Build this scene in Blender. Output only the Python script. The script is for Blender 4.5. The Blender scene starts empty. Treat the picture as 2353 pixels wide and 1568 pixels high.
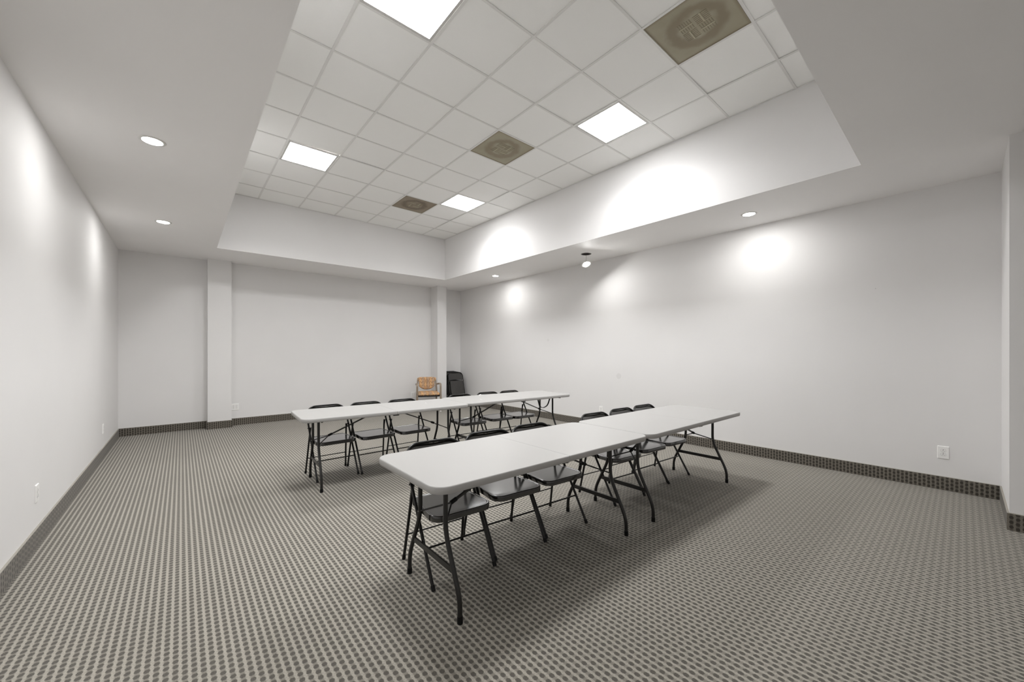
import bpy, math, random
from mathutils import Vector, Matrix
PI = math.pi
random.seed(4)
C = bpy.context.scene.collection
R = math.radians

# ------------------------------------------------------------------ room measures (metres)
CAM_H = 1.3606
THETA = 0.7041
XL, XR, YB, YF = -0.7801, 5.7635, 8.8357, -2.6
SOF = 3.0335                 # soffit height
TIL = 3.9568                 # lay-in ceiling height
CXL, CXR, CYF, CYB = 0.4298, 4.6126, 0.590, 7.7077
GX0, GY0, GP = 0.9886, 2.8964, 0.6096
BBH, BBT = 0.128, 0.012
MARK1, MARK2 = (2.317, 4.319), (3.063, 4.184)
TT = 0.736                   # table top height

# ------------------------------------------------------------------ mesh helpers
class MB:
    def __init__(s): s.v = []; s.f = []; s.sm = []
    def add(s, vs, fs, smooth=False):
        n = len(s.v); s.v += [tuple(v) for v in vs]
        s.f += [tuple(i + n for i in f) for f in fs]; s.sm += [smooth] * len(fs)
        return s
    def box(s, a, b, M=None):
        x0, y0, z0 = a; x1, y1, z1 = b
        vs = [Vector(p) for p in ((x0,y0,z0),(x1,y0,z0),(x1,y1,z0),(x0,y1,z0),(x0,y0,z1),(x1,y0,z1),(x1,y1,z1),(x0,y1,z1))]
        if M: vs = [M @ v for v in vs]
        return s.add(vs, [(0,3,2,1),(4,5,6,7),(0,1,5,4),(1,2,6,5),(2,3,7,6),(3,0,4,7)])
    def bar(s, p, q, w, h, up=(0,0,1)):
        """flat bar from p to q, w across, h along up"""
        p, q = Vector(p), Vector(q); d = (q - p).normalized(); u = Vector(up)
        if abs(d.dot(u)) > .98: u = Vector((1,0,0))
        sd = d.cross(u).normalized(); u = sd.cross(d).normalized()
        vs = []
        for c in (p, q):
            for a, b in ((-1,-1),(1,-1),(1,1),(-1,1)): vs.append(c + sd*(a*w/2) + u*(b*h/2))
        return s.add(vs, [(0,1,2,3),(7,6,5,4),(0,4,5,1),(1,5,6,2),(2,6,7,3),(3,7,4,0)])
    def tube(s, pts, r, seg=12, caps=True, r2=None):
        pts = [Vector(p) for p in pts]; n = len(pts); rings = []
        t0 = (pts[1] - pts[0]).normalized()
        ref = Vector((0,0,1)) if abs(t0.z) < .9 else Vector((1,0,0))
        u = (ref - t0 * ref.dot(t0)).normalized()
        for i, p in enumerate(pts):
            a = pts[i] - pts[i-1] if i else pts[1] - pts[0]
            b = pts[i+1] - pts[i] if i < n-1 else a
            t = (a.normalized() + b.normalized()).normalized()
            u = (u - t * u.dot(t)).normalized(); w = t.cross(u)
            rr = r if r2 is None else r + (r2 - r) * i / (n-1)
            rings.append([p + (u*math.cos(2*PI*k/seg) + w*math.sin(2*PI*k/seg))*rr for k in range(seg)])
        vs = [v for g in rings for v in g]
        fs = [(i*seg+k, i*seg+(k+1) % seg, (i+1)*seg+(k+1) % seg, (i+1)*seg+k) for i in range(n-1) for k in range(seg)]
        s.add(vs, fs, True)
        if caps: s.add(rings[0], [tuple(reversed(range(seg)))]); s.add(rings[-1], [tuple(range(seg))])
        return s
    def layers(s, rings, cap0=True, cap1=True, smooth=True):
        n = len(rings[0]); vs = [v for g in rings for v in g]
        fs = [(i*n+k, i*n+(k+1) % n, (i+1)*n+(k+1) % n, (i+1)*n+k) for i in range(len(rings)-1) for k in range(n)]
        s.add(vs, fs, smooth)
        if cap0: s.add(rings[0], [tuple(reversed(range(n)))])
        if cap1: s.add(rings[-1], [tuple(range(n))])
        return s
    def build(s, name, mat, parent=None, xf=None):
        me = bpy.data.meshes.new(name); me.from_pydata(s.v, [], s.f); me.validate()
        me.polygons.foreach_set('use_smooth', s.sm[:len(me.polygons)] if len(s.sm) == len(me.polygons) else [False]*len(me.polygons))
        if any(s.sm):
            import bmesh
            bm = bmesh.new(); bm.from_mesh(me); bmesh.ops.remove_doubles(bm, verts=bm.verts, dist=1e-5)
            for e in bm.edges:
                if len(e.link_faces) == 2 and e.calc_face_angle(0) > R(50): e.smooth = False
            bm.to_mesh(me); bm.free()
        me.materials.append(mat)
        o = bpy.data.objects.new(name, me); C.objects.link(o)
        if parent: o.parent = parent
        if xf: o.matrix_local = xf
        return o

def tag(o, label=None, cat=None, group=None, kind=None):
    if label: o['label'] = label
    if cat: o['category'] = cat
    if group: o['group'] = group
    if kind: o['kind'] = kind
    return o
def thing(name, loc, rz, label, cat, group=None):
    o = bpy.data.objects.new(name, None); C.objects.link(o); o.empty_display_size = .1
    o.location = loc; o.rotation_euler = (0, 0, rz); return tag(o, label, cat, group)
def struct(o): o['kind'] = 'structure'; return o
def copy_tree(o, parent=None):
    c = o.copy(); C.objects.link(c)
    if parent: c.parent = parent
    for ch in list(o.children): copy_tree(ch, c)
    return c
def rrect(x0, x1, y0, y1, rs, seg=6):
    """rounded rectangle outline, ccw; rs = radii at (x0y0, x1y0, x1y1, x0y1)"""
    out = []
    for (cx, cy, sx, sy, a0), r in zip(((x0,y0,1,1,PI),(x1,y0,-1,1,1.5*PI),(x1,y1,-1,-1,0),(x0,y1,1,-1,.5*PI)), rs):
        if r <= 1e-6: out.append((cx, cy)); continue
        for k in range(seg+1):
            a = a0 + .5*PI*k/seg
            out.append((cx + sx*r + r*math.cos(a), cy + sy*r + r*math.sin(a)))
    return out
def arc(c, r, a0, a1, n, f): return [f(c[0] + r*math.cos(a0+(a1-a0)*k/n), c[1] + r*math.sin(a0+(a1-a0)*k/n)) for k in range(n+1)]
def smooth_path(pts, r, n=5):
    """polyline with its inner corners rounded (quadratic)"""
    pts = [Vector(p) for p in pts]; out = [pts[0]]
    for i in range(1, len(pts)-1):
        a, b, c = pts[i-1], pts[i], pts[i+1]
        ra = min(r, (a-b).length*.45); rc = min(r, (c-b).length*.45)
        p, q = b + (a-b).normalized()*ra, b + (c-b).normalized()*rc
        for k in range(n+1):
            t = k/n; out.append(p*(1-t)**2 + b*2*t*(1-t) + q*t*t)
    return out + [pts[-1]]

# ------------------------------------------------------------------ materials
def new_mat(name):
    m = bpy.data.materials.new(name); m.use_nodes = True; nt = m.node_tree
    return m, nt, nt.nodes['Principled BSDF']
class N:
    """tiny node maths builder"""
    def __init__(s, nt): s.nt = nt
    def node(s, t, **k):
        n = s.nt.nodes.new(t)
        for a, b in k.items(): setattr(n, a, b)
        return n
    def put(s, sock, v):
        if isinstance(v, bpy.types.NodeSocket): s.nt.links.new(v, sock)
        else: sock.default_value = v
    def m(s, op, a, b=0.0, c=None, clamp=False):
        n = s.node('ShaderNodeMath', operation=op, use_clamp=clamp)
        s.put(n.inputs[0], a); s.put(n.inputs[1], b)
        if c is not None: s.put(n.inputs[2], c)
        return n.outputs[0]
    def coords(s, kind='Object'):
        t = s.node('ShaderNodeTexCoord'); x = s.node('ShaderNodeSeparateXYZ')
        s.nt.links.new(t.outputs[kind], x.inputs[0]); return t.outputs[kind], x.outputs
    def noise(s, vec, scale, detail=3.0, rough=.5):
        n = s.node('ShaderNodeTexNoise'); s.put(n.inputs['Vector'], vec)
        n.inputs['Scale'].default_value = scale; n.inputs['Detail'].default_value = detail; n.inputs['Roughness'].default_value = rough
        return n.outputs['Fac']
    def step(s, v, lo, hi):
        n = s.node('ShaderNodeMapRange', interpolation_type='SMOOTHSTEP'); s.put(n.inputs['Value'], v)
        n.inputs['From Min'].default_value = lo; n.inputs['From Max'].default_value = hi; return n.outputs[0]
    def mix(s, f, a, b):
        n = s.node('ShaderNodeMix', data_type='RGBA'); s.put(n.inputs[0], f)
        s.put(n.inputs[6], a if isinstance(a, bpy.types.NodeSocket) else (*a, 1)); s.put(n.inputs[7], b if isinstance(b, bpy.types.NodeSocket) else (*b, 1))
        return n.outputs[2]
    def bump(s, bsdf, h, strength, dist):
        n = s.node('ShaderNodeBump'); n.inputs['Strength'].default_value = strength; n.inputs['Distance'].default_value = dist
        s.put(n.inputs['Height'], h); s.nt.links.new(n.outputs[0], bsdf.inputs['Normal'])

def plain(name, col, rough=.5, metal=0., var=.0, vscale=8., bump=None, spec=None, coat=None):
    m, nt, b = new_mat(name); n = N(nt)
    b.inputs['Roughness'].default_value = rough; b.inputs['Metallic'].default_value = metal
    if spec is not None: b.inputs['Specular IOR Level'].default_value = spec
    if coat: b.inputs['Coat Weight'].default_value = coat; b.inputs['Coat Roughness'].default_value = .12
    v, _ = n.coords(); nz = n.noise(v, vscale)
    c2 = tuple(max(0, c*(1-var)) for c in col)
    nt.links.new(n.mix(nz, col, c2), b.inputs['Base Color'])
    if bump: n.bump(b, n.noise(v, bump[0], 2.0), bump[1], bump[2])
    return m

def wall_mat(name, col, spots=()):
    m, nt, b = new_mat(name); n = N(nt); b.inputs['Roughness'].default_value = .62; b.inputs['Specular IOR Level'].default_value = .25
    v, xyz = n.coords()
    c = n.mix(n.step(n.noise(v, .9, 4.0), .35, .7), col, tuple(k*.975 for k in col))
    for ax, p, q, r, amt in spots:                       # old scuffs and filled holes on the paint
        d = n.m('SQRT', n.m('ADD', n.m('POWER', n.m('SUBTRACT', xyz[ax], p), 2.0), n.m('POWER', n.m('SUBTRACT', xyz[2], q), 2.0)))
        c = n.mix(n.m('MULTIPLY', n.step(d, r, r*.75), amt), c, tuple(k*.72 for k in col))
    nt.links.new(c, b.inputs['Base Color'])
    n.bump(b, n.noise(v, 260., 2.0), .05, .002)
    return m

def carpet_mat(name, ua, va, light, dark, gain=1.0):
    m, nt, b = new_mat(name); n = N(nt)
    b.inputs['Roughness'].default_value = .95; b.inputs['Specular IOR Level'].default_value = .08
    b.inputs['Sheen Weight'].default_value = .15; b.inputs['Sheen Roughness'].default_value = .6
    vec, xyz = n.coords()
    jit = n.noise(vec, 260., 3.0, .7); jit2 = n.noise(vec, 190., 3.0, .7)
    u = n.m('ADD', n.m('DIVIDE', xyz[ua], .031), .15)
    u = n.m('ADD', u, n.m('MULTIPLY', n.m('SUBTRACT', jit, .5), .42))
    col = n.m('FLOOR', u); fu = n.m('SUBTRACT', n.m('SUBTRACT', u, col), .5)
    odd = n.m('ABSOLUTE', n.m('MODULO', col, 2.0))
    w = n.m('ADD', n.m('SUBTRACT', n.m('DIVIDE', xyz[va], .0365), .26), n.m('MULTIPLY', odd, .30))
    w = n.m('ADD', w, n.m('MULTIPLY', n.m('SUBTRACT', jit2, .5), .42))
    fw = n.m('SUBTRACT', n.m('SUBTRACT', w, n.m('FLOOR', w)), .5)
    au, aw = n.m('ABSOLUTE', fu), n.m('ABSOLUTE', fw)
    d = n.m('ADD', n.m('POWER', n.m('DIVIDE', au, .34), 2.4), n.m('POWER', n.m('DIVIDE', aw, .33), 2.4))
    f = n.step(d, 1.5, .6)
    mid = tuple(a_*.46+b_*.54 for a_, b_ in zip(light, dark))
    lb = n.m('MULTIPLY', n.step(au, .20, .33), n.m('ADD', .62, n.m('MULTIPLY', n.step(aw, .50, .30), .38)))
    c = n.mix(lb, mid, light)
    c = n.mix(f, c, dark)
    # yarn speckle
    sp = n.noise(vec, 520., 3.0, .85); c = n.mix(n.step(sp, .56, .70), c, tuple(min(1, k*1.35) for k in light))
    sp2 = n.noise(vec, 430., 3.0, .85); c = n.mix(n.m('MULTIPLY', n.step(sp2, .56, .70), .85), c, tuple(k*.35 for k in dark))
    big = n.noise(vec, .7, 2.0); c = n.mix(n.m('MULTIPLY', n.step(big, .4, .8), .12), c, dark)
    if gain != 1.0: c = n.mix(gain, (0, 0, 0), c)
    nt.links.new(c, b.inputs['Base Color'])
    n.bump(b, n.m('ADD', n.m('MULTIPLY', n.noise(vec, 420., 2.0), .8), n.m('MULTIPLY', f, -.4)), .5, .003)
    return m

WALL = (.765, .757, .754)
M = {}
M['wall_l'] = wall_mat('painted_wall', WALL)
M['wall_b'] = wall_mat('painted_wall_back', WALL)
M['wall_r'] = wall_mat('painted_wall_side', WALL, [(1, 3.86, .955, .055, .30), (1, .62, 2.06, .006, .9), (1, 5.55, 1.62, .03, .25)])
M['soffit'] = wall_mat('painted_soffit', (.905, .895, .892))
M['tile'] = plain('mineral_ceiling_tile', (.955, .955, .94), .85, var=.05, vscale=300., bump=(180., .25, .002))
M['grid'] = plain('white_enamel_grid', (.80, .795, .78), .45, var=.05)
M['carpet'] = carpet_mat('carpet', 0, 1, (.370, .346, .300), (.077, .071, .060))
M['carpet_b'] = carpet_mat('carpet_base_back', 0, 2, (.20, .18, .15), (.040, .035, .029))
M['carpet_s'] = carpet_mat('carpet_base_side', 1, 2, (.20, .18, .15), (.040, .035, .029))
M['bind'] = plain('bound_carpet_edge', (.36, .34, .30), .8, var=.15, vscale=60.)
M['plastic'] = plain('moulded_white_plastic', (.40, .394, .385), .42, var=.03, vscale=5., bump=(420., .08, .001))
M['tmetal'] = plain('powder_coated_steel', (.0085, .0080, .0070), .36, var=.2, spec=.6)
M['black'] = plain('black_enamel', (.0030, .0028, .0025), .30, var=.15, spec=.45)
M['seat'] = plain('black_enamel_seat', (.0095, .0082, .0062), .20, var=.2, vscale=5., spec=.9, coat=.6)
M['rubber'] = plain('black_rubber', (.0035, .0035, .0035), .6, spec=.3)
M['steel'] = plain('zinc_rivet', (.45, .44, .42), .3, 1.0)
M['white'] = plain('white_plastic_plate', (.88, .875, .865), .35)
M['slot'] = plain('socket_slot', (.03, .03, .03), .6)
M['gap_shade'] = plain('painted_gap_shade', (.36, .355, .345), .5)  # grey that paints in the rim shade around each outlet receptacle
M['lframe'] = plain('white_light_frame', (.60, .59, .575), .4)
M['ring'] = plain('white_trim_ring', (.72, .71, .69), .35)
M['can'] = plain('grey_can_metal', (.20, .19, .18), .4, .5)
M['wood'] = plain('limed_oak', (.30, .235, .175), .42, var=.35, vscale=22.)
M['under'] = plain('dark_seat_base', (.03, .03, .035), .7)

def emit(name, col, st):
    m, nt, b = new_mat(name); b.inputs['Base Color'].default_value = (.8, .8, .8, 1)
    n = N(nt); v, _ = n.coords(); nz = n.noise(v, 3.)
    nt.links.new(n.mix(nz, col, tuple(c*.985 for c in col)), b.inputs['Emission Color'])
    b.inputs['Emission Strength'].default_value = st; return m
M['panel'] = emit('lit_panel', (1.0, 1.0, 1.0), 4.6)
M['lens'] = emit('lit_lens', (1.0, .98, .95), 22.)

def vent_mat(name, c1, c2, stain):
    m, nt, b = new_mat(name); n = N(nt); b.inputs['Roughness'].default_value = .6
    v, xyz = n.coords(); x, y = xyz[0], xyz[1]
    rr = n.m('SQRT', n.m('ADD', n.m('POWER', x, 2.0), n.m('POWER', y, 2.0)))
    rr = n.m('ADD', rr, n.m('MULTIPLY', n.m('SUBTRACT', n.noise(v, 9., 3.0), .5), .10))
    ring = n.m('MULTIPLY', n.step(rr, .115, .165), n.step(rr, .25, .19))
    c = n.mix(n.step(n.noise(v, 5., 4.0), .3, .75), c1, c2)
    c = n.mix(n.m('MULTIPLY', ring, .75), c, stain)
    edge = n.m('MAXIMUM', n.step(n.m('ABSOLUTE', x), .262, .285), n.step(n.m('ABSOLUTE', y), .262, .285))
    c = n.mix(n.m('MULTIPLY', edge, .45), c, stain)
    px = n.m('ABSOLUTE', n.m('SUBTRACT', n.m('FRACT', n.m('DIVIDE', x, .0075)), .5)); py = n.m('ABSOLUTE', n.m('SUBTRACT', n.m('FRACT', n.m('DIVIDE', y, .0075)), .5))
    hole = n.m('MULTIPLY', n.step(px, .26, .14), n.step(py, .40, .28))
    c = n.mix(n.m('MULTIPLY', hole, .38), c, tuple(k*.35 for k in stain))
    nt.links.new(c, b.inputs['Base Color']); return m
M['vent'] = vent_mat('dusty_diffuser', (.42, .385, .285), (.37, .335, .235), (.25, .205, .135))
M['vent2'] = vent_mat('dustier_diffuser', (.33, .275, .205), (.29, .235, .17), (.15, .115, .075))
M['louvre'] = plain('dusty_louvre', (.50, .46, .33), .6, var=.2, vscale=40.)
M['louvre_d'] = plain('dusty_louvre_dark', (.33, .29, .205), .7, var=.2, vscale=40.)

def fabric_mat():
    m, nt, b = new_mat('patterned_upholstery'); n = N(nt)
    b.inputs['Roughness'].default_value = .9; b.inputs['Specular IOR Level'].default_value = .15
    vec, xyz = n.coords('UV'); u, v = xyz[0], xyz[1]
    a = n.m('ABSOLUTE', u)
    def band(val, c, hw): return n.step(n.m('ABSOLUTE', n.m('SUBTRACT', val, c)), hw*1.35, hw*.7)
    fz = n.m('FRACT', n.m('DIVIDE', v, .085))
    dash = n.step(n.m('ABSOLUTE', n.m('SUBTRACT', fz, .5)), .42, .36)
    lines = n.m('MULTIPLY', n.m('MAXIMUM', band(a, .062, .0045), band(a, .185, .0045)), dash)
    off = n.m('ABSOLUTE', n.m('SUBTRACT', a, .122))
    vz = n.m('FRACT', n.m('DIVIDE', n.m('SUBTRACT', v, n.m('MULTIPLY', off, .9)), .085))
    chev = n.m('MULTIPLY', n.step(n.m('ABSOLUTE', n.m('SUBTRACT', vz, .5)), .075, .05), n.step(off, .044, .038))
    dz = n.m('ABSOLUTE', n.m('SUBTRACT', n.m('FRACT', n.m('DIVIDE', v, .15)), .5))
    dm = n.m('ADD', n.m('DIVIDE', a, .052), n.m('MULTIPLY', dz, 2.0))
    dia = n.m('MAXIMUM', n.m('MAXIMUM', band(dm, .86, .07), band(dm, .5, .06)), n.step(dm, .2, .12))
    ink = n.m('MAXIMUM', n.m('MAXIMUM', lines, chev), dia)
    t = n.step(n.m('SINE', n.m('MULTIPLY', u, 52.)), -.4, .4)
    base = n.mix(t, (.60, .36, .18), (.47, .32, .205))
    c = n.mix(n.m('MULTIPLY', ink, .88), base, (.085, .04, .045))
    nt.links.new(c, b.inputs['Base Color']); return m
M['fabric'] = fabric_mat()

# ------------------------------------------------------------------ room shell
struct(MB().box((XL-.15, YF-.15, -.1), (XR+.15, YB+.15, 0)).build('floor', M['carpet']))
struct(MB().box((XL-.15, YF-.15, 0), (XL, YB+.15, 4.2)).build('wall_left', M['wall_l']))
struct(MB().box((XL, YB, 0), (XR, YB+.15, 4.2)).build('wall_back', M['wall_b']))
struct(MB().box((XR, YF-.15, 0), (XR+.15, YB+.15, 4.2)).build('wall_right', M['wall_r']))
struct(MB().box((XL, YF-.15, 0), (XR, YF, 4.2)).build('wall_front', M['wall_b']))
STX, STY = 4.845, -.228
# ceiling: soffit with a well in it, lined by bulkheads, closed by the lay-in grid
HX, HY, HR = 5.224, 4.137, .082          # hole the fallen lamp came out of
sf = MB()
def flat(x0, x1, y0, y1): sf.box((x0, y0, SOF), (x1, y1, SOF+.003))
flat(XL, CXL, YF, YB); flat(CXL, CXR, YF, CYF); flat(CXL, CXR, CYB, YB)
flat(CXR, XR, YF, HY-.15); flat(CXR, XR, HY+.15, YB); flat(CXR, HX-.15, HY-.15, HY+.15); flat(HX+.15, XR, HY-.15, HY+.15)
n = 40; ring_i, ring_o = [], []
for k in range(n):
    a = 2*PI*(k+.5)/n; ca, sa = math.cos(a), math.sin(a)
    ring_i.append((HX+HR*ca, HY+HR*sa)); s_ = .15/max(abs(ca), abs(sa)); ring_o.append((HX+s_*ca, HY+s_*sa))
# corners of the square
vs = [(x, y, SOF) for x, y in ring_i] + [(x, y, SOF) for x, y in ring_o] + [(x, y, SOF+.003) for x, y in ring_i]
fs = [(k, (k+1) % n, n+(k+1) % n, n+k) for k in range(n)] + [((k+1) % n, k, 2*n+k, 2*n+(k+1) % n) for k in range(n)]
sf.add(vs, fs)
for sx in (-1, 1):
    for sy in (-1, 1):
        a0 = min(((k+.5)*2*PI/n for k in range(n)), key=lambda a: abs(math.atan2(math.sin(a-math.atan2(sy, sx)), math.cos(a-math.atan2(sy, sx)))))
        ks = sorted(range(n), key=lambda k: (ring_o[k][0]-(HX+sx*.15))**2 + (ring_o[k][1]-(HY+sy*.15))**2)[:2]
        sf.add([(HX+sx*.15, HY+sy*.15, SOF), (*ring_o[ks[0]], SOF), (*ring_o[ks[1]], SOF)], [(0, 1, 2)])
ceiling = struct(sf.build('ceiling', M['soffit']))
bk = MB()
bk.box((CXL-.05, CYF-.05, SOF+.003), (CXL, CYB+.05, TIL+.05)); bk.box((CXR, CYF-.05, SOF+.003), (CXR+.05, CYB+.05, TIL+.05))
bk.box((CXL, CYF-.05, SOF+.003), (CXR, CYF, TIL+.05)); bk.box((CXL, CYB, SOF+.003), (CXR, CYB+.05, TIL+.05))
bk.build('bulkhead', M['wall_b'], ceiling)
xs = [CXL] + [GX0 + GP*j for j in range(6)] + [CXR]
ys = [CYF] + [GY0 + GP*k for k in range(-4+0, 8) if CYF+.1 < GY0 + GP*k < CYB-.1] + [CYB]
ys = sorted(ys)
LIGHTS = [(0, -1), (0, 4), (4, -1), (4, 4)]          # grid cells (x line j, y line k)
VENTS = [(3, -3), (3, 1), (3, 5)]
def cell(i, k):  # does cell starting at (xs[i], ys[k]) hold a fixture
    for j, q in LIGHTS + VENTS:
        if abs(xs[i]-(GX0+GP*j)) < .02 and abs(ys[k]-(GY0+GP*q)) < .02: return True
tl = MB()
for i in range(len(xs)-1):
    for k in range(len(ys)-1):
        if cell(i, k): continue
        x0, x1, y0, y1 = xs[i]+.004, xs[i+1]-.004, ys[k]+.004, ys[k+1]-.004
        tz = [TIL+.0045 + random.uniform(0, .0025) + (random.random() < .10)*random.uniform(.004, .010) for _ in range(4)]
        vs = [(x0, y0, tz[0]), (x1, y0, tz[1]), (x1, y1, tz[2]), (x0, y1, tz[3]), (x0, y0, TIL+.025), (x1, y0, TIL+.025), (x1, y1, TIL+.025), (x0, y1, TIL+.025)]
        tl.add(vs, [(0,3,2,1),(4,5,6,7),(0,1,5,4),(1,2,6,5),(2,3,7,6),(3,0,4,7)])
tl.build('tile_panel', M['tile'], ceiling)
gr = MB(); w = .0105
for x in xs[1:-1]: gr.box((x-w, CYF, TIL), (x+w, CYB, TIL+.004)); gr.box((x-.002, CYF, TIL+.004), (x+.002, CYB, TIL+.03))
for y in ys[1:-1]:
    for i in range(len(xs)-1): gr.box((xs[i]+(w if i else 0), y-w, TIL+.0004), (xs[i+1]-(w if i < len(xs)-2 else 0), y+w, TIL+.004))
gr.box((CXL, CYF, TIL), (CXL+.018, CYB, TIL+.003)); gr.box((CXR-.018, CYF, TIL), (CXR, CYB, TIL+.003))
gr.box((CXL, CYF, TIL), (CXR, CYF+.018, TIL+.003)); gr.box((CXL, CYB-.018, TIL), (CXR, CYB, TIL+.003))
gr.build('grid_frame', M['grid'], ceiling)
MB().box((CXL-.06, CYF-.06, TIL+.12), (CXR+.06, CYB+.06, TIL+.16)).build('deck', M['can'], ceiling)

# columns and the stub wall
def column(name, x0, x1, y0, y1, sides):
    o = struct(MB().box((x0, y0, 0), (x1, y1, SOF)).build(name, M['wall_b']))
    for s_ in sides:
        if s_ == 'front': b_ = MB().box((x0-BBT, y0-BBT, 0), (x1+BBT, y0, BBH)); t_ = MB().box((x0-BBT, y0-BBT, BBH), (x1+BBT, y0, BBH+.005)); mt = M['carpet_b']
        if s_ == 'far': b_ = MB().box((x0, y1, 0), (x1-BBT, y1+BBT, BBH)); t_ = MB().box((x0, y1, BBH), (x1-BBT, y1+BBT, BBH+.005)); mt = M['carpet_b']
        if s_ == 'lo': b_ = MB().box((x0-BBT, y0, 0), (x0, y1-BBT, BBH)); t_ = MB().box((x0-BBT, y0, BBH), (x0, y1-BBT, BBH+.005)); mt = M['carpet_s']
        if s_ == 'lo2': b_ = MB().box((x0-BBT, y0, 0), (x0, y1+BBT, BBH)); t_ = MB().box((x0-BBT, y0, BBH), (x0, y1+BBT, BBH+.005)); mt = M['carpet_s']
        if s_ == 'hi': b_ = MB().box((x1, y0, 0), (x1+BBT, y1-BBT, BBH)); t_ = MB().box((x1, y0, BBH), (x1+BBT, y1-BBT, BBH+.005)); mt = M['carpet_s']
        bb = b_.build('baseboard', mt, o); t_.build('bound_edge', M['bind'], bb)
    return o
C1X0, C1X1, C1Y = .352, .697, 8.660
C2X0, C2X1, C2Y = 4.872, 5.128, 8.500
column('trim_1', C1X0, C1X1, C1Y, YB, ('front', 'lo', 'hi'))
column('trim_2', C2X0, C2X1, C2Y, YB, ('front', 'lo', 'hi'))
column('trim_3', STX, XR, YF, STY, ('far', 'lo2'))
def baseboard(name, boxes, mt):
    b_, t_ = MB(), MB()
    for (x0, x1, y0, y1) in boxes: b_.box((x0, y0, 0), (x1, y1, BBH)); t_.box((x0, y0, BBH), (x1, y1, BBH+.005))
    o = struct(b_.build(name, mt)); t_.build('bound_edge', M['bind'], o)
baseboard('baseboard_left', [(XL, XL+BBT, YF+BBT, YB-BBT)], M['carpet_s'])
baseboard('baseboard_right', [(XR-BBT, XR, STY+BBT, YB-BBT)], M['carpet_s'])
baseboard('baseboard_back', [(XL, C1X0-BBT, YB-BBT, YB), (C1X1+BBT, C2X0-BBT, YB-BBT, YB), (C2X1+BBT, XR, YB-BBT, YB)], M['carpet_b'])
baseboard('baseboard_front', [(XL, STX-BBT, YF, YF+BBT)], M['carpet_b'])

# ------------------------------------------------------------------ ceiling fixtures
lab = {(0,-1): 'lit square ceiling panel between the big round-stained vent and the bare soffit, cut by the picture top',
       (0, 4): 'lit square ceiling panel one tile in from the soffit edge, alone on its side',
       (4,-1): 'largest wholly visible lit ceiling panel, beside the long bulkhead',
       (4, 4): 'small lit ceiling panel touching the far brown vent'}
PANEL_W = 5.0
def panel_light(j, k):
    x, y = GX0+GP*(j+.5), GY0+GP*(k+.5)
    t = thing('ceiling_light', (x, y, TIL), 0, lab[(j, k)], 'ceiling light', 'square panel lights in the tile ceiling')
    h = GP/2-.013; g = .022; f = MB()
    f.box((-h, -h, .001), (h, -h+g, .02)); f.box((-h, h-g, .001), (h, h, .02)); f.box((-h, -h+g, .001), (-h+g, h-g, .02)); f.box((h-g, -h+g, .001), (h, h-g, .02))
    f.build('frame', M['lframe'], t)
    MB().box((-h+g, -h+g, .004), (h-g, h-g, .012)).build('diffuser', M['panel'], t)
    l = bpy.data.lights.new('tube_glow', 'AREA'); l.energy = PANEL_W; l.shape = 'SQUARE'; l.size = 2*(h-g)-.01; l.spread = R(142); l.color = (1, 1, 1)
    lo = bpy.data.objects.new('tube_glow', l); C.objects.link(lo); lo.parent = t; lo.location = (0, 0, .0025)
lab[(0,-1)] = 'lit square ceiling panel cut off by the top of the picture'
for j, k in LIGHTS: panel_light(j, k)
vlab = {(3,-3): 'largest square vent with olive-tan dusty face, above the stub wall',
        (3, 1): 'mid-sized tan square vent in the middle of the tile ceiling',
        (3, 5): 'smallest and darkest brown square vent, near the far bulkhead'}
def vent(j, k):
    x, y = GX0+GP*(j+.5), GY0+GP*(k+.5)
    t = thing('ceiling_vent', (x, y, TIL), 0, vlab[(j, k)], 'vent', 'perforated square air vents in the tile ceiling')
    h = GP/2-.0125; g = .006; f = MB()
    f.box((-h, -h, .0005), (h, -h+g, .02)); f.box((-h, h-g, .0005), (h, h, .02)); f.box((-h, -h+g, .0005), (-h+g, h-g, .02)); f.box((h-g, -h+g, .0005), (h, h-g, .02))
    f.build('frame', M['louvre_d'], t)
    MB().box((-h+g, -h+g, .003), (h-g, h-g, .008)).build('perforated_face', M['vent2'] if k == 5 else M['vent'], t)
    for sx, sy in ((-1,-1), (1,-1), (-1,1), (1,1)):
        cx, cy = sx*.058, sy*.062; along_x = (sx*sy > 0); lv = MB(); z0, z1 = .0012, .003
        for q in range(6):
            o_ = -.045 + q*.018
            if along_x: lv.box((cx+o_-.0025, cy-.052, z0), (cx+o_+.0025, cy+.052, z1))
            else: lv.box((cx-.052, cy+o_-.0025, z0), (cx+.052, cy+o_+.0025, z1))
        b_ = lv.build('deflector', M['louvre_d'], t)
        br = MB()
        if along_x: br.box((cx-.052, cy-.006, -.0005), (cx+.052, cy+.006, z0))
        else: br.box((cx-.006, cy-.052, -.0005), (cx+.006, cy+.052, z0))
        br.build('bar', M['louvre'], b_)
for j, k in VENTS: vent(j, k)

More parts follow.
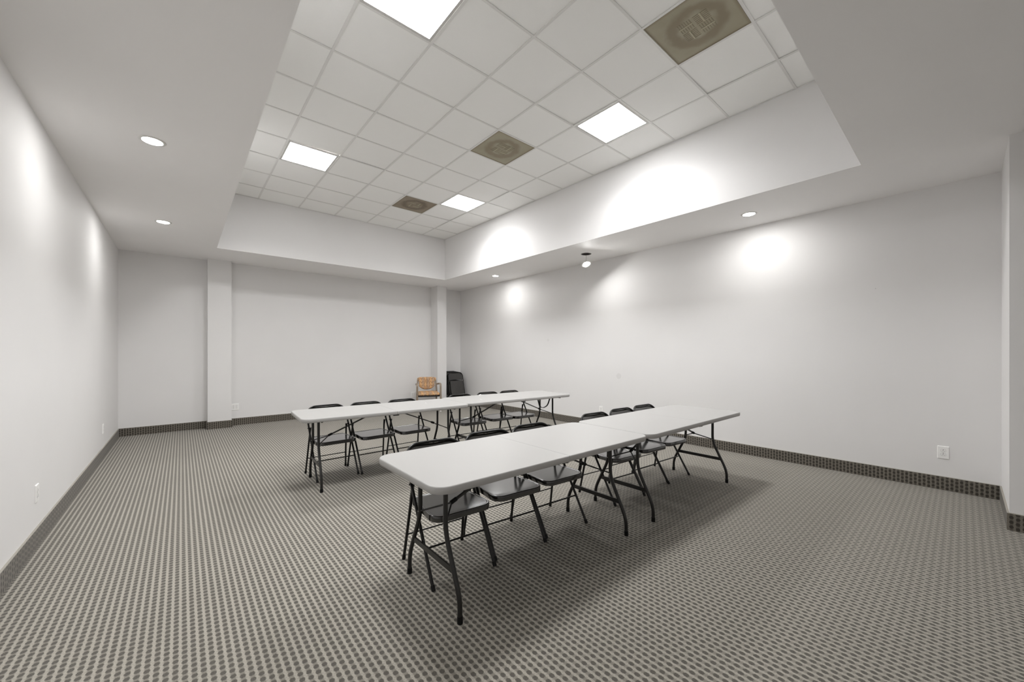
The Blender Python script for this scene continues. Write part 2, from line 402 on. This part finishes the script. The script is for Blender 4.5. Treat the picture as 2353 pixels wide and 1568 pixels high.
def lathe(prof, seg=36):
    m_ = MB(); m_.layers([[(r*math.cos(2*PI*k/seg), r*math.sin(2*PI*k/seg), z) for k in range(seg)] for r, z in prof], False, False); return m_
def lens_mb(r, z, seg=36):
    m_ = MB(); pr = [(r, z), (r*.8, z-.004), (r*.4, z-.007), (.0008, z-.008)]
    m_.layers([[(a*math.cos(2*PI*k/seg), a*math.sin(2*PI*k/seg), zz) for k in range(seg)] for a, zz in reversed(pr)], True, True); return m_
SPOT_E = 1.25
def spot(name, parent, energy=SPOT_E, loc=(0, 0, -.014)):
    l = bpy.data.lights.new(name, 'AREA'); l.energy = energy; l.shape = 'DISK'; l.size = .115; l.color = (1, 1, .99)
    o = bpy.data.objects.new(name, l); C.objects.link(o); o.parent = parent; o.location = loc; return o
def downlight(x, y, label, group='recessed round downlights in the soffit'):
    t = thing('recessed_light', (x, y, SOF), 0, label, 'downlight', group)
    lathe([(.062, -.002), (.064, -.006), (.080, -.005), (.084, -.001), (.084, .0)]).build('trim_ring', M['ring'], t)
    lens_mb(.062, -.001).build('lens', M['lens'], t)
    spot('bulb', t); return t
downlight(-.175, 4.143, 'larger looking round downlight in the soffit over the bright side wall')
downlight(-.178, 6.617, 'smaller round downlight in the soffit near the corner behind the column')
downlight(5.200, 6.585, 'small recessed round downlight beyond the hanging lamp, nearest the stacked chairs')
downlight(5.213, 1.674, 'recessed round downlight in the soffit on the stub wall side of the hanging lamp')
downlight(-.175, 1.68, 'round downlight in the soffit above the camera side of the bright wall')
downlight(-.175, -.80, 'round downlight in the soffit behind the camera')

# the downlight that has dropped out of its hole and hangs on its wires
hole = thing('light_housing', (HX, HY, SOF), 0, 'dark open round hole in the soffit above the dangling lamp', 'light housing')
lathe([(HR-.001, .003), (HR-.001, .14), (.001, .14)]).build('can', M['can'], hole)
lathe([(HR-.012, .002), (HR-.012, -.002), (HR+.004, -.003), (HR+.006, .0)]).build('rim', M['can'], hole)
HZ = 2.862
hang = thing('hanging_light', (HX+.004, HY, HZ), 0, 'lit round lamp dangling tilted on a wire below its open ceiling hole', 'hanging lamp')
aim = Vector((-.20, -.45, -.87)).normalized()
rot = aim.to_track_quat('-Z', 'Y').to_matrix().to_4x4()
hd = bpy.data.objects.new('lamp_head', None)
lens_h = lens_mb(.060, -.004)
o = lathe([(.0008, .046), (.030, .045), (.034, .035), (.050, .012), (.066, .004), (.078, -.001), (.078, -.006), (.060, -.005)]).build('trim_ring', M['ring'], hang, rot)
o = lens_h.build('lens', M['lens'], hang, rot)
b_ = spot('bulb', hang, SPOT_E*.95); b_.matrix_local = rot @ Matrix.Translation((0, 0, -.0135))
top = rot @ Vector((0, 0, .04))
MB().tube(smooth_path([tuple(top), (-.002, .003, .09), (-.008, 0, .13), (-.006, .004, .29)], .03), .0022, 8).build('wire', M['can'], hang)

# ------------------------------------------------------------------ wall sockets
def outlet(loc, rz, label, gangs=1, w=.080, h=.124, group='white power outlets along the walls'):
    """built facing -Y, back on the wall plane"""
    t = thing('wall_outlet', loc, rz, label, 'power outlet', group)
    pw = w + .046*(gangs-1); m_ = MB()
    rings = []
    for ins, y in ((0, 0), (0, -.003), (.004, -.0065)):
        rings.append([(x, y, z) for x, z in rrect(-pw/2+ins, pw/2-ins, -h/2+ins, h/2-ins, (.004,)*4, 3)])
    m_.layers(rings, True, True, False); m_.build('cover_plate', M['white'], t)
    for g in range(gangs):
        gx = (g-(gangs-1)/2)*.046
        for sz in (1, -1):
            c = sz*.0195; pts = []
            for k in range(28):
                a = 2*PI*k/28; pts.append((gx+.0172*math.cos(a), max(-.0135, min(.0135, .0172*math.sin(a)))))
            r_ = MB().layers([[(x, -.0062, c+z) for x, z in pts], [(x, -.0078, c+z) for x, z in pts]], True, True, False).build('receptacle', M['white'], t)
            MB().layers([[(gx+(x-gx)*1.07, -.0060, c+z*1.09) for x, z in pts], [(gx+(x-gx)*1.07, -.0068, c+z*1.09) for x, z in pts]], True, True, False).build('gap_shade', M['gap_shade'], r_)  # slightly larger grey disc behind, standing in for rim shade
            s_ = MB(); s_.box((gx-.0080, -.0082, c-.0080), (gx-.0054, -.0077, c-.0015)); s_.box((gx+.0054, -.0082, c-.0080), (gx+.0080, -.0077, c-.0015))
            s_.tube([(gx, -.0077, c+.0065), (gx, -.0082, c+.0065)], .0034, 12); s_.build('slots', M['slot'], r_)
        MB().tube([(gx, -.0062, 0), (gx, -.0074, 0)], .0028, 10).build('screw', M['steel'], t)
    return t
outlet((XR, .130, .370), -PI/2, 'white single power outlet low on the wall beside the stub wall')
outlet((XR, 4.228, .335), -PI/2, 'white power outlet on the wall just above a folding chair back')
outlet((.762, YB, .343), 0, 'double power outlet half tucked behind the first column', 2)
outlet((4.378, YB, .325), 0, 'double power outlet on the wall beside the patterned armchair', 2)
outlet((XL, 4.231, .370), PI/2, 'larger looking outlet low on the bright side wall')
outlet((XL, 7.254, .370), PI/2, 'small looking outlet on the bright side wall near the corner')

# ------------------------------------------------------------------ folding tables
LEN, WID = 1.818, .748
def make_table():
    t = thing('folding_table', (0, 0, 0), 0, '', 'folding table', 'white folding tables pushed end to end in two rows')
    hl, hw = LEN/2, WID/2
    for sx in (-1, 1):
        m_ = MB(); rings = []
        prof = [(.010, TT-.037), (.002, TT-.037), (0, TT-.034), (-.0015, TT-.020), (-.0008, TT-.006), (.0008, TT-.0025), (.003, TT-.0006), (.006, TT)]
        for ins, z in prof:
            if sx < 0: o_ = rrect(-hl+ins, -.0008-ins*.10, -hw+ins, hw-ins, (.085-ins, .003, .003, .085-ins), 9)
            else: o_ = rrect(.0008+ins*.10, hl-ins, -hw+ins, hw-ins, (.003, .085-ins, .085-ins, .003), 9)
            rings.append([(x, y, z) for x, y in o_])
        m_.layers(rings); m_.build('tabletop', M['plastic'], t)
        # end skirt of the underside, with a finger gap
        sk = MB()
        for y0, y1 in ((-.27, .05), (.17, .28)): sk.box((sx*hl-sx*.034 - .004, y0, TT-.044), (sx*hl-sx*.034 + .004, y1, TT-.032))
        sk.build('skirt', M['plastic'], t)
    for sy in (-1, 1):
        MB().box((-.74, sy*.300-.012, TT-.046), (.74, sy*.300+.012, TT-.034)).build('rail', M['tmetal'], t)
    hg = MB(); hg.tube([(0, -hw+.02, TT-.044), (0, hw-.02, TT-.044)], .007, 10); hg.box((-.03, -hw+.03, TT-.052), (.03, -hw+.055, TT-.034)); hg.box((-.03, hw-.055, TT-.052), (.03, hw-.03, TT-.034))
    hg.build('hinge', M['tmetal'], t)
    for sx in (-1, 1):
        X = sx*.727
        for sy in (-1, 1):
            L = MB(); L.tube(smooth_path([(X, sy*.145, TT-.036), (X, sy*.145, .405), (X, sy*.285, .125), (X, sy*.287, .012)], .07, 7), .0128, 14)
            lg = L.build('leg', M['tmetal'], t)
            MB().tube([(X, sy*.287, 0), (X, sy*.287, .035)], .0148, 14).build('foot_cap', M['rubber'], lg)
            MB().tube([(X-.016, sy*.145, .43), (X+.016, sy*.145, .43)], .004, 8).build('rivet', M['steel'], lg)
        MB().tube([(X, -.31, TT-.046), (X, .31, TT-.046)], .010, 12).build('pivot_bar', M['tmetal'], t)
        MB().bar((X, -.232, .235), (X, .232, .235), .010, .030).build('crossbar', M['tmetal'], t)
        cx = X - sx*.125; b_ = MB()
        b_.bar((X-sx*.60, 0, TT-.050), (cx, 0, .492), .016, .012, (0, 0, 1)); br = b_.build('brace', M['tmetal'], t)
        cl = MB(); d = Vector((cx-(X-sx*.60), 0, .492-(TT-.05))).normalized()
        cl.tube([Vector((cx, 0, .492))-d*.035, Vector((cx, 0, .492))+d*.006], .0125, 10); cl.build('collar', M['rubber'], br)
        rd = MB(); rd.tube([(cx, 0, .49), (X, .138, .432)], .0052, 8); rd.tube([(cx, 0, .49), (X, -.138, .432)], .0052, 8); rd.build('strut', M['tmetal'], t)
    return t
TABLES = [(1.797, 1.918, -.6, 'white folding table filling the nearer row\'s end closest to the camera'),
          (3.624, 1.897, -.5, 'white folding table of the nearer row, toward the wall with the single outlet'),
          (1.781, 4.288, -3.3, 'white folding table at the open-carpet end of the farther row'),
          (3.602, 4.250, -3.3, 'white folding table of the farther row with a carrying strap hanging under it')]
t0 = make_table(); tabs = [t0] + [copy_tree(t0) for _ in range(3)]
TABLES[0] = TABLES[0][:3] + ('big white folding table with splayed black legs, closest to the camera',)
for t, (x, y, a, l) in zip(tabs, TABLES):
    t.location = (x, y, 0); t.rotation_euler.z = R(a); t['label'] = l
tabs[1].location.z = 0
# carrying strap on the last table and the marks on the two far tops
hs = MB(); pp = smooth_path([(.26, -.34, TT-.040), (.27, -.345, .655), (.285, -.35, .595), (.35, -.352, .572), (.43, -.35, .600), (.465, -.345, .655), (.485, -.34, TT-.040)], .04, 5)
for a, b in zip(pp[:-1], pp[1:]): hs.bar(a, b, .022, .006, (1, 0, .3))
hs.build('carry_strap', M['rubber'], tabs[3])

for tb, (px, py) in ((tabs[2], MARK1), (tabs[3], MARK2)):
    q = Matrix.Rotation(-tb.rotation_euler.z, 3, 'Z') @ (Vector((px, py, 0)) - tb.location)
    MB().tube([(q.x, q.y, TT-.0005), (q.x, q.y, TT+.0012)], .013, 16).build('plug', M['white'], tb)
    MB().tube([(q.x+.008, q.y+.004, TT), (q.x+.008, q.y+.004, TT+.0020)], .007, 12).build('plug_slot', M['can'], tb)

# ------------------------------------------------------------------ folding chairs
TL = math.hypot(.452, .745)
def on_tube(x, v, w=0.):
    """point on the long-tube plane: v along from the front foot, w toward the sitter's back"""
    a = math.atan2(.452, .745); return Vector((x, v*math.sin(a)+w*math.cos(a), v*math.cos(a)-w*math.sin(a)))
def arch(off=0., v0=.60, w=0., n=10, P=on_tube):
    hw, rr, top = .213-off, .105-off*.5, TL-off
    pts = [(-hw, v0)]
    for k in range(n+1):
        a = PI - .5*PI*k/n; pts.append((-hw+rr+rr*math.cos(a), top-rr+rr*math.sin(a)))
    for k in range(n+1):
        a = .5*PI - .5*PI*k/n; pts.append((hw-rr+rr*math.cos(a), top-rr+rr*math.sin(a)))
    pts.append((hw, v0)); return pts
def back_panel(P):
    m_ = MB(); nx = 22; nv = 8; F, B_ = [], []
    hw = .205
    for i in range(nx+1):
        x = -hw + 2*hw*i/nx; rr = .098; ax = abs(x)-(hw-rr)
        vt = TL-.006 if ax <= 0 else TL-.006-rr+math.sqrt(max(0, rr*rr-ax*ax))
        vb = .668 + .016*(1-(x/hw)**2)
        if vt < vb+.01: vt = vb+.01
        bow = .016*(1-(x/hw)**2)
        for k in range(nv+1):
            v = vb + (vt-vb)*k/nv; lip = .005*(1-min(1, (vt-v)/.02)) + .004*(1-min(1, (v-vb)/.012))
            F.append(P(x, v, bow-.004+lip)); B_.append(P(x, v, bow+lip))
    q = nv+1; fs = []
    for i in range(nx):
        for k in range(nv): a = i*q+k; fs.append((a, a+q, a+q+1, a+1))
    nF = len(F); fs2 = [tuple(nF+j for j in reversed(f)) for f in fs]
    per = [k for k in range(nv+1)] + [i*q+nv for i in range(1, nx+1)] + [nx*q+k for k in range(nv-1, -1, -1)] + [i*q for i in range(nx-1, 0, -1)]
    ed = [(per[j], per[(j+1) % len(per)], nF+per[(j+1) % len(per)], nF+per[j]) for j in range(len(per))]
    return m_.add(F+B_, fs+fs2+ed, True)
def seat_rings(zt, P=None):
    rings = []
    for ins, z in ((.006, zt-.038), (.0, zt-.036), (0, zt-.005), (.0015, zt-.0015), (.005, zt), (.016, zt), (.020, zt-.003)):
        o_ = rrect(-.203+ins, .203-ins, .002+ins, .400-ins, (.070-ins, .070-ins, .035-ins*.5, .035-ins*.5), 8)
        rings.append([(x*(1-.085*max(0, y-.12)/.28), y, z) for x, y in o_])
    return rings
def make_chair():
    t = thing('folding_chair', (0, 0, 0), 0, '', 'folding chair', 'black folding chairs tucked under the two table rows')
    MB().layers(seat_rings(.410)).build('seat', M['seat'], t)
    for sx in (-1, 1):
        lg = MB().tube([on_tube(sx*.213, .012), on_tube(sx*.213, .62)], .0098, 12).build('leg', M['black'], t)
        MB().tube([on_tube(sx*.213, .002), on_tube(sx*.213, .03)], .0122, 12).build('foot_cap', M['rubber'], lg)
        ft, hd_ = Vector((sx*.219, .432, .006)), Vector((sx*.193, .334, .528))
        lg = MB().tube([ft, hd_], .0095, 12).build('leg', M['black'], t)
        d = (hd_-ft).normalized(); MB().tube([ft-d*.004, ft+d*.026], .0120, 12).build('foot_cap', M['rubber'], lg)
        lk = MB(); lk.bar((sx*.2005, .332, .520), (sx*.2005, .372, .395), .004, .020, (0, 1, 0)); lk.tube([(sx*.188, .326, .522), (sx*.226, .326, .522)], .0055, 8)
        lk.build('link', M['black'], t)
    MB().tube([on_tube(x, v) for x, v in arch()], .0098, 12).build('back_frame', M['black'], t)
    back_panel(on_tube).build('backrest', M['seat'], t)
    a = on_tube(-.213, .225); b = on_tube(.213, .225); MB().tube([a, b], .0060, 8).build('stretcher', M['black'], t)
    z = .175; k = z/.545; y = .432-.114*k; MB().tube([(-.210, y, z), (.210, y, z)], .0052, 8).build('stretcher', M['black'], t)
    return t
CH = [(1.308, 1.942, -3.5, 'black folding chair closest to the camera, its seat seen through the splayed table legs'),
      (1.776, 1.955, -5.0, 'second black folding chair from the camera at the nearer table row'),
      (2.247, 1.955, -3.5, 'third black folding chair from the camera at the nearer table row'),
      (3.142, 1.975, -4.5, 'black folding chair straddling the joint between the two tables of the nearer row'),
      (3.632, 1.985, -4.0, 'middle chair of three at the far table of the nearer row'),
      (4.083, 1.982, -3.5, 'last black folding chair at the outlet end of the nearer table row'),
      (1.296, 4.375,  1.5, 'first black folding chair at the open-carpet end of the farther table row'),
      (1.752, 4.352,  2.0, 'second chair from the open-carpet end at the farther table row'),
      (2.215, 4.340,  1.0, 'third chair at the farther row, its back just below the armchair'),
      (3.075, 4.320, -3.0, 'chair at the farther row in line with the leaning stack of folded chairs'),
      (3.585, 4.335, -3.0, 'middle chair of three behind the farther table with the strap'),
      (3.990, 4.290, -3.0, 'last chair at the farther row, beside the wall with carpet base')]
c0 = make_chair(); chs = [c0] + [copy_tree(c0) for _ in range(11)]
for c, (x, y, a, l) in zip(chs, CH):
    c.location = (x, y, 0); c.rotation_euler.z = R(a); c['label'] = l

def make_folded():
    t = thing('folded_chair', (0, 0, 0), 0, '', 'folding chair', 'folded black chairs leaning in a stack by the column')
    P = lambda x, v, w=0.: Vector((x, w, v))
    for sx in (-1, 1):
        lg = MB().tube([P(sx*.213, .012), P(sx*.213, .62)], .0098, 10).build('leg', M['black'], t)
        MB().tube([P(sx*.213, .0), P(sx*.213, .03)], .0122, 10).build('foot_cap', M['rubber'], lg)
        lg = MB().tube([P(sx*.190, .02, .012), P(sx*.190, .55, .004)], .0092, 10).build('leg', M['black'], t)
        MB().tube([P(sx*.190, .006, .012), P(sx*.190, .035, .012)], .0118, 10).build('foot_cap', M['rubber'], lg)
    MB().tube([P(x, v) for x, v in arch()], .0098, 12).build('back_frame', M['black'], t)
    back_panel(P).build('backrest', M['seat'], t)
    # seat folded up flat in front of the tubes
    rings = []
    for ins, w in ((.006, .012), (0, .010), (0, -.014), (.003, -.018), (.010, -.020)):
        o_ = rrect(-.190+ins, .190-ins, .262+ins, .648-ins, (.08, .08, .03, .03), 7)
        rings.append([P(x, v, w-.016) for x, v in o_])
    MB().layers([list(reversed(r)) for r in rings]).build('seat', M['seat'], t)
    MB().tube([P(-.21, .225), P(.21, .225)], .005, 8).build('stretcher', M['black'], t)
    return t
ST = [(5.400, 8.330, -13.5, 'front folded black chair of the leaning stack, its seat panel fully in view'),
      (5.392, 8.440, -11.5, 'second folded chair of the leaning stack, mostly behind the front one'),
      (5.384, 8.550, -9.0, 'third folded chair of the leaning stack, showing only its curved rim'),
      (5.372, 8.665, -5.5, 'rearmost folded chair of the leaning stack, against the wall')]
f0 = make_folded(); fl = [f0] + [copy_tree(f0) for _ in range(3)]
for f, (x, y, a, l) in zip(fl, ST):
    f.location = (x, y, .002); f.rotation_euler = (R(a), 0, R(-2)); f['label'] = l

# ------------------------------------------------------------------ patterned armchair
def add_uv(o, fu):
    me = o.data; uv = me.uv_layers.new(name='UVMap')
    for l in me.loops: uv.data[l.index].uv = fu(me.vertices[l.vertex_index].co)
ac = thing('armchair', (4.335, 7.95, 0), R(-22), 'wooden armchair with orange patterned upholstery, standing by the far column', 'armchair')
for sx in (-1, 1):
    x = sx*.265
    pth = smooth_path([(x, .0, 0), (x, -.005, .40), (x, .0, .632), (x, .20, .640), (x*.93, .435, .600)], .055, 8)
    ar = MB(); vs = []
    for i, p in enumerate(pth):
        d = (pth[min(i+1, len(pth)-1)] - pth[max(i-1, 0)]).normalized(); nrm = Vector((0, d.z, -d.y)).normalized()
        for a_, b_ in ((-1,-1),(1,-1),(1,1),(-1,1)): vs.append(p + Vector((a_*.020, 0, 0)) + nrm*(b_*.013))
    fs = [(i*4+k, i*4+(k+1) % 4, (i+1)*4+(k+1) % 4, (i+1)*4+k) for i in range(len(pth)-1) for k in range(4)] + [(3,2,1,0), tuple(len(pth)*4-4+k for k in range(4))]
    ar.add(vs, fs); ao = ar.build('arm', M['wood'], ac)
    MB().tube([(x, 0, 0), (x, 0, .020)], .0215, 12).build('glide', M['white'], ao)
    q = sx*.232; rl = MB(); pr = [(q, .53, 0), (q, .475, .36), (q, .455, .45), (q*.9, .50, .72)]
    for a_, b_ in zip(pr[:-1], pr[1:]): rl.bar(a_, b_, .030, .036, (0, 1, 0))
    rl.build('leg', M['wood'], ac)
fr = MB(); fr.box((-.25, .01, .345), (.25, .035, .385)); fr.box((-.25, .44, .345), (.25, .465, .385)); fr.box((-.25, .01, .345), (-.225, .46, .385)); fr.box((.225, .01, .345), (.25, .46, .385))
fr.build('seat_frame', M['under'], ac)
m_ = MB(); rings = []
for ins, z in ((.012, .380), (0, .392), (0, .412), (.010, .430), (.035, .444), (.09, .452)):
    rings.append([(x, y, z) for x, y in rrect(-.248+ins, .248-ins, -.035+ins, .455-ins, (.06,)*4, 6)])
s_ = m_.layers(rings).build('seat', M['fabric'], ac); add_uv(s_, lambda c: (c.x, c.y*.8+c.z*.9))
# backrest: wide shoulders, curved bottom, bowed and padded
m_ = MB(); nx, nz = 26, 20; F, B_ = [], []
def half_w(t_): return .192 + .032*min(1, max(0, (t_-.35)/.35)) if t_ > .3 else .192*math.sqrt(max(.0, 1-((.3-t_)/.3)**2))**.55
for k in range(nz+1):
    t_ = k/nz
    for i in range(nx+1):
        s2 = -1 + 2*i/nx; tq = max(0, min(1, (t_-.50)/.32)); hwid = .186 + .036*tq*tq*(3-2*tq); x = s2*hwid
        zb = .475 + .085*abs(s2)**2.4; zt = .772 - .022*abs(s2)**6
        z = zb + (zt-zb)*t_; e = min(1-abs(s2), t_*1.0, (1-t_)*1.0); pad = .022*min(1, max(0, e)/.10)**.5
        y = .445 + (z-.46)*.20 - .020*(1-s2*s2)*-1
        F.append((x, y-.012-pad, z)); B_.append((x, y+.012, z))
q = nx+1; nF = len(F); fs = [(k*q+i, k*q+i+1, (k+1)*q+i+1, (k+1)*q+i) for k in range(nz) for i in range(nx)]
fs2 = [tuple(nF+j for j in reversed(f)) for f in fs]
per = list(range(nx+1)) + [k*q+nx for k in range(1, nz+1)] + [nz*q+i for i in range(nx-1, -1, -1)] + [k*q for k in range(nz-1, 0, -1)]
ed = [(per[(j+1) % len(per)], per[j], nF+per[j], nF+per[(j+1) % len(per)]) for j in range(len(per))]
b_ = m_.add(F+B_, fs+fs2+ed, True).build('backrest', M['fabric'], ac); add_uv(b_, lambda c: (c.x, c.z))

# ------------------------------------------------------------------ camera and render look
cam = bpy.data.cameras.new('camera'); co = bpy.data.objects.new('camera', cam); C.objects.link(co)
co.location = (0, 0, CAM_H); co.rotation_euler = (PI/2, 0, -THETA)
cam.sensor_width = 36; cam.lens = 36*886.53/2353; cam.shift_x = (1176.5-1170.09)/2353; cam.shift_y = (810.94-784)/2353
cam.clip_start = .03; cam.clip_end = 60
sc = bpy.context.scene; sc.camera = co
w = bpy.data.worlds.new('world'); sc.world = w; w.use_nodes = True; w.node_tree.nodes['Background'].inputs[0].default_value = (0, 0, 0, 1)
sc.view_settings.view_transform = 'Standard'; sc.view_settings.look = 'None'; sc.view_settings.gamma = 1; sc.view_settings.use_curve_mapping = False
sc.view_settings.exposure = 2.48
sc.cycles.max_bounces = 14; sc.cycles.diffuse_bounces = 10; sc.cycles.use_denoising = True
sc.cycles.sample_clamp_indirect = 6
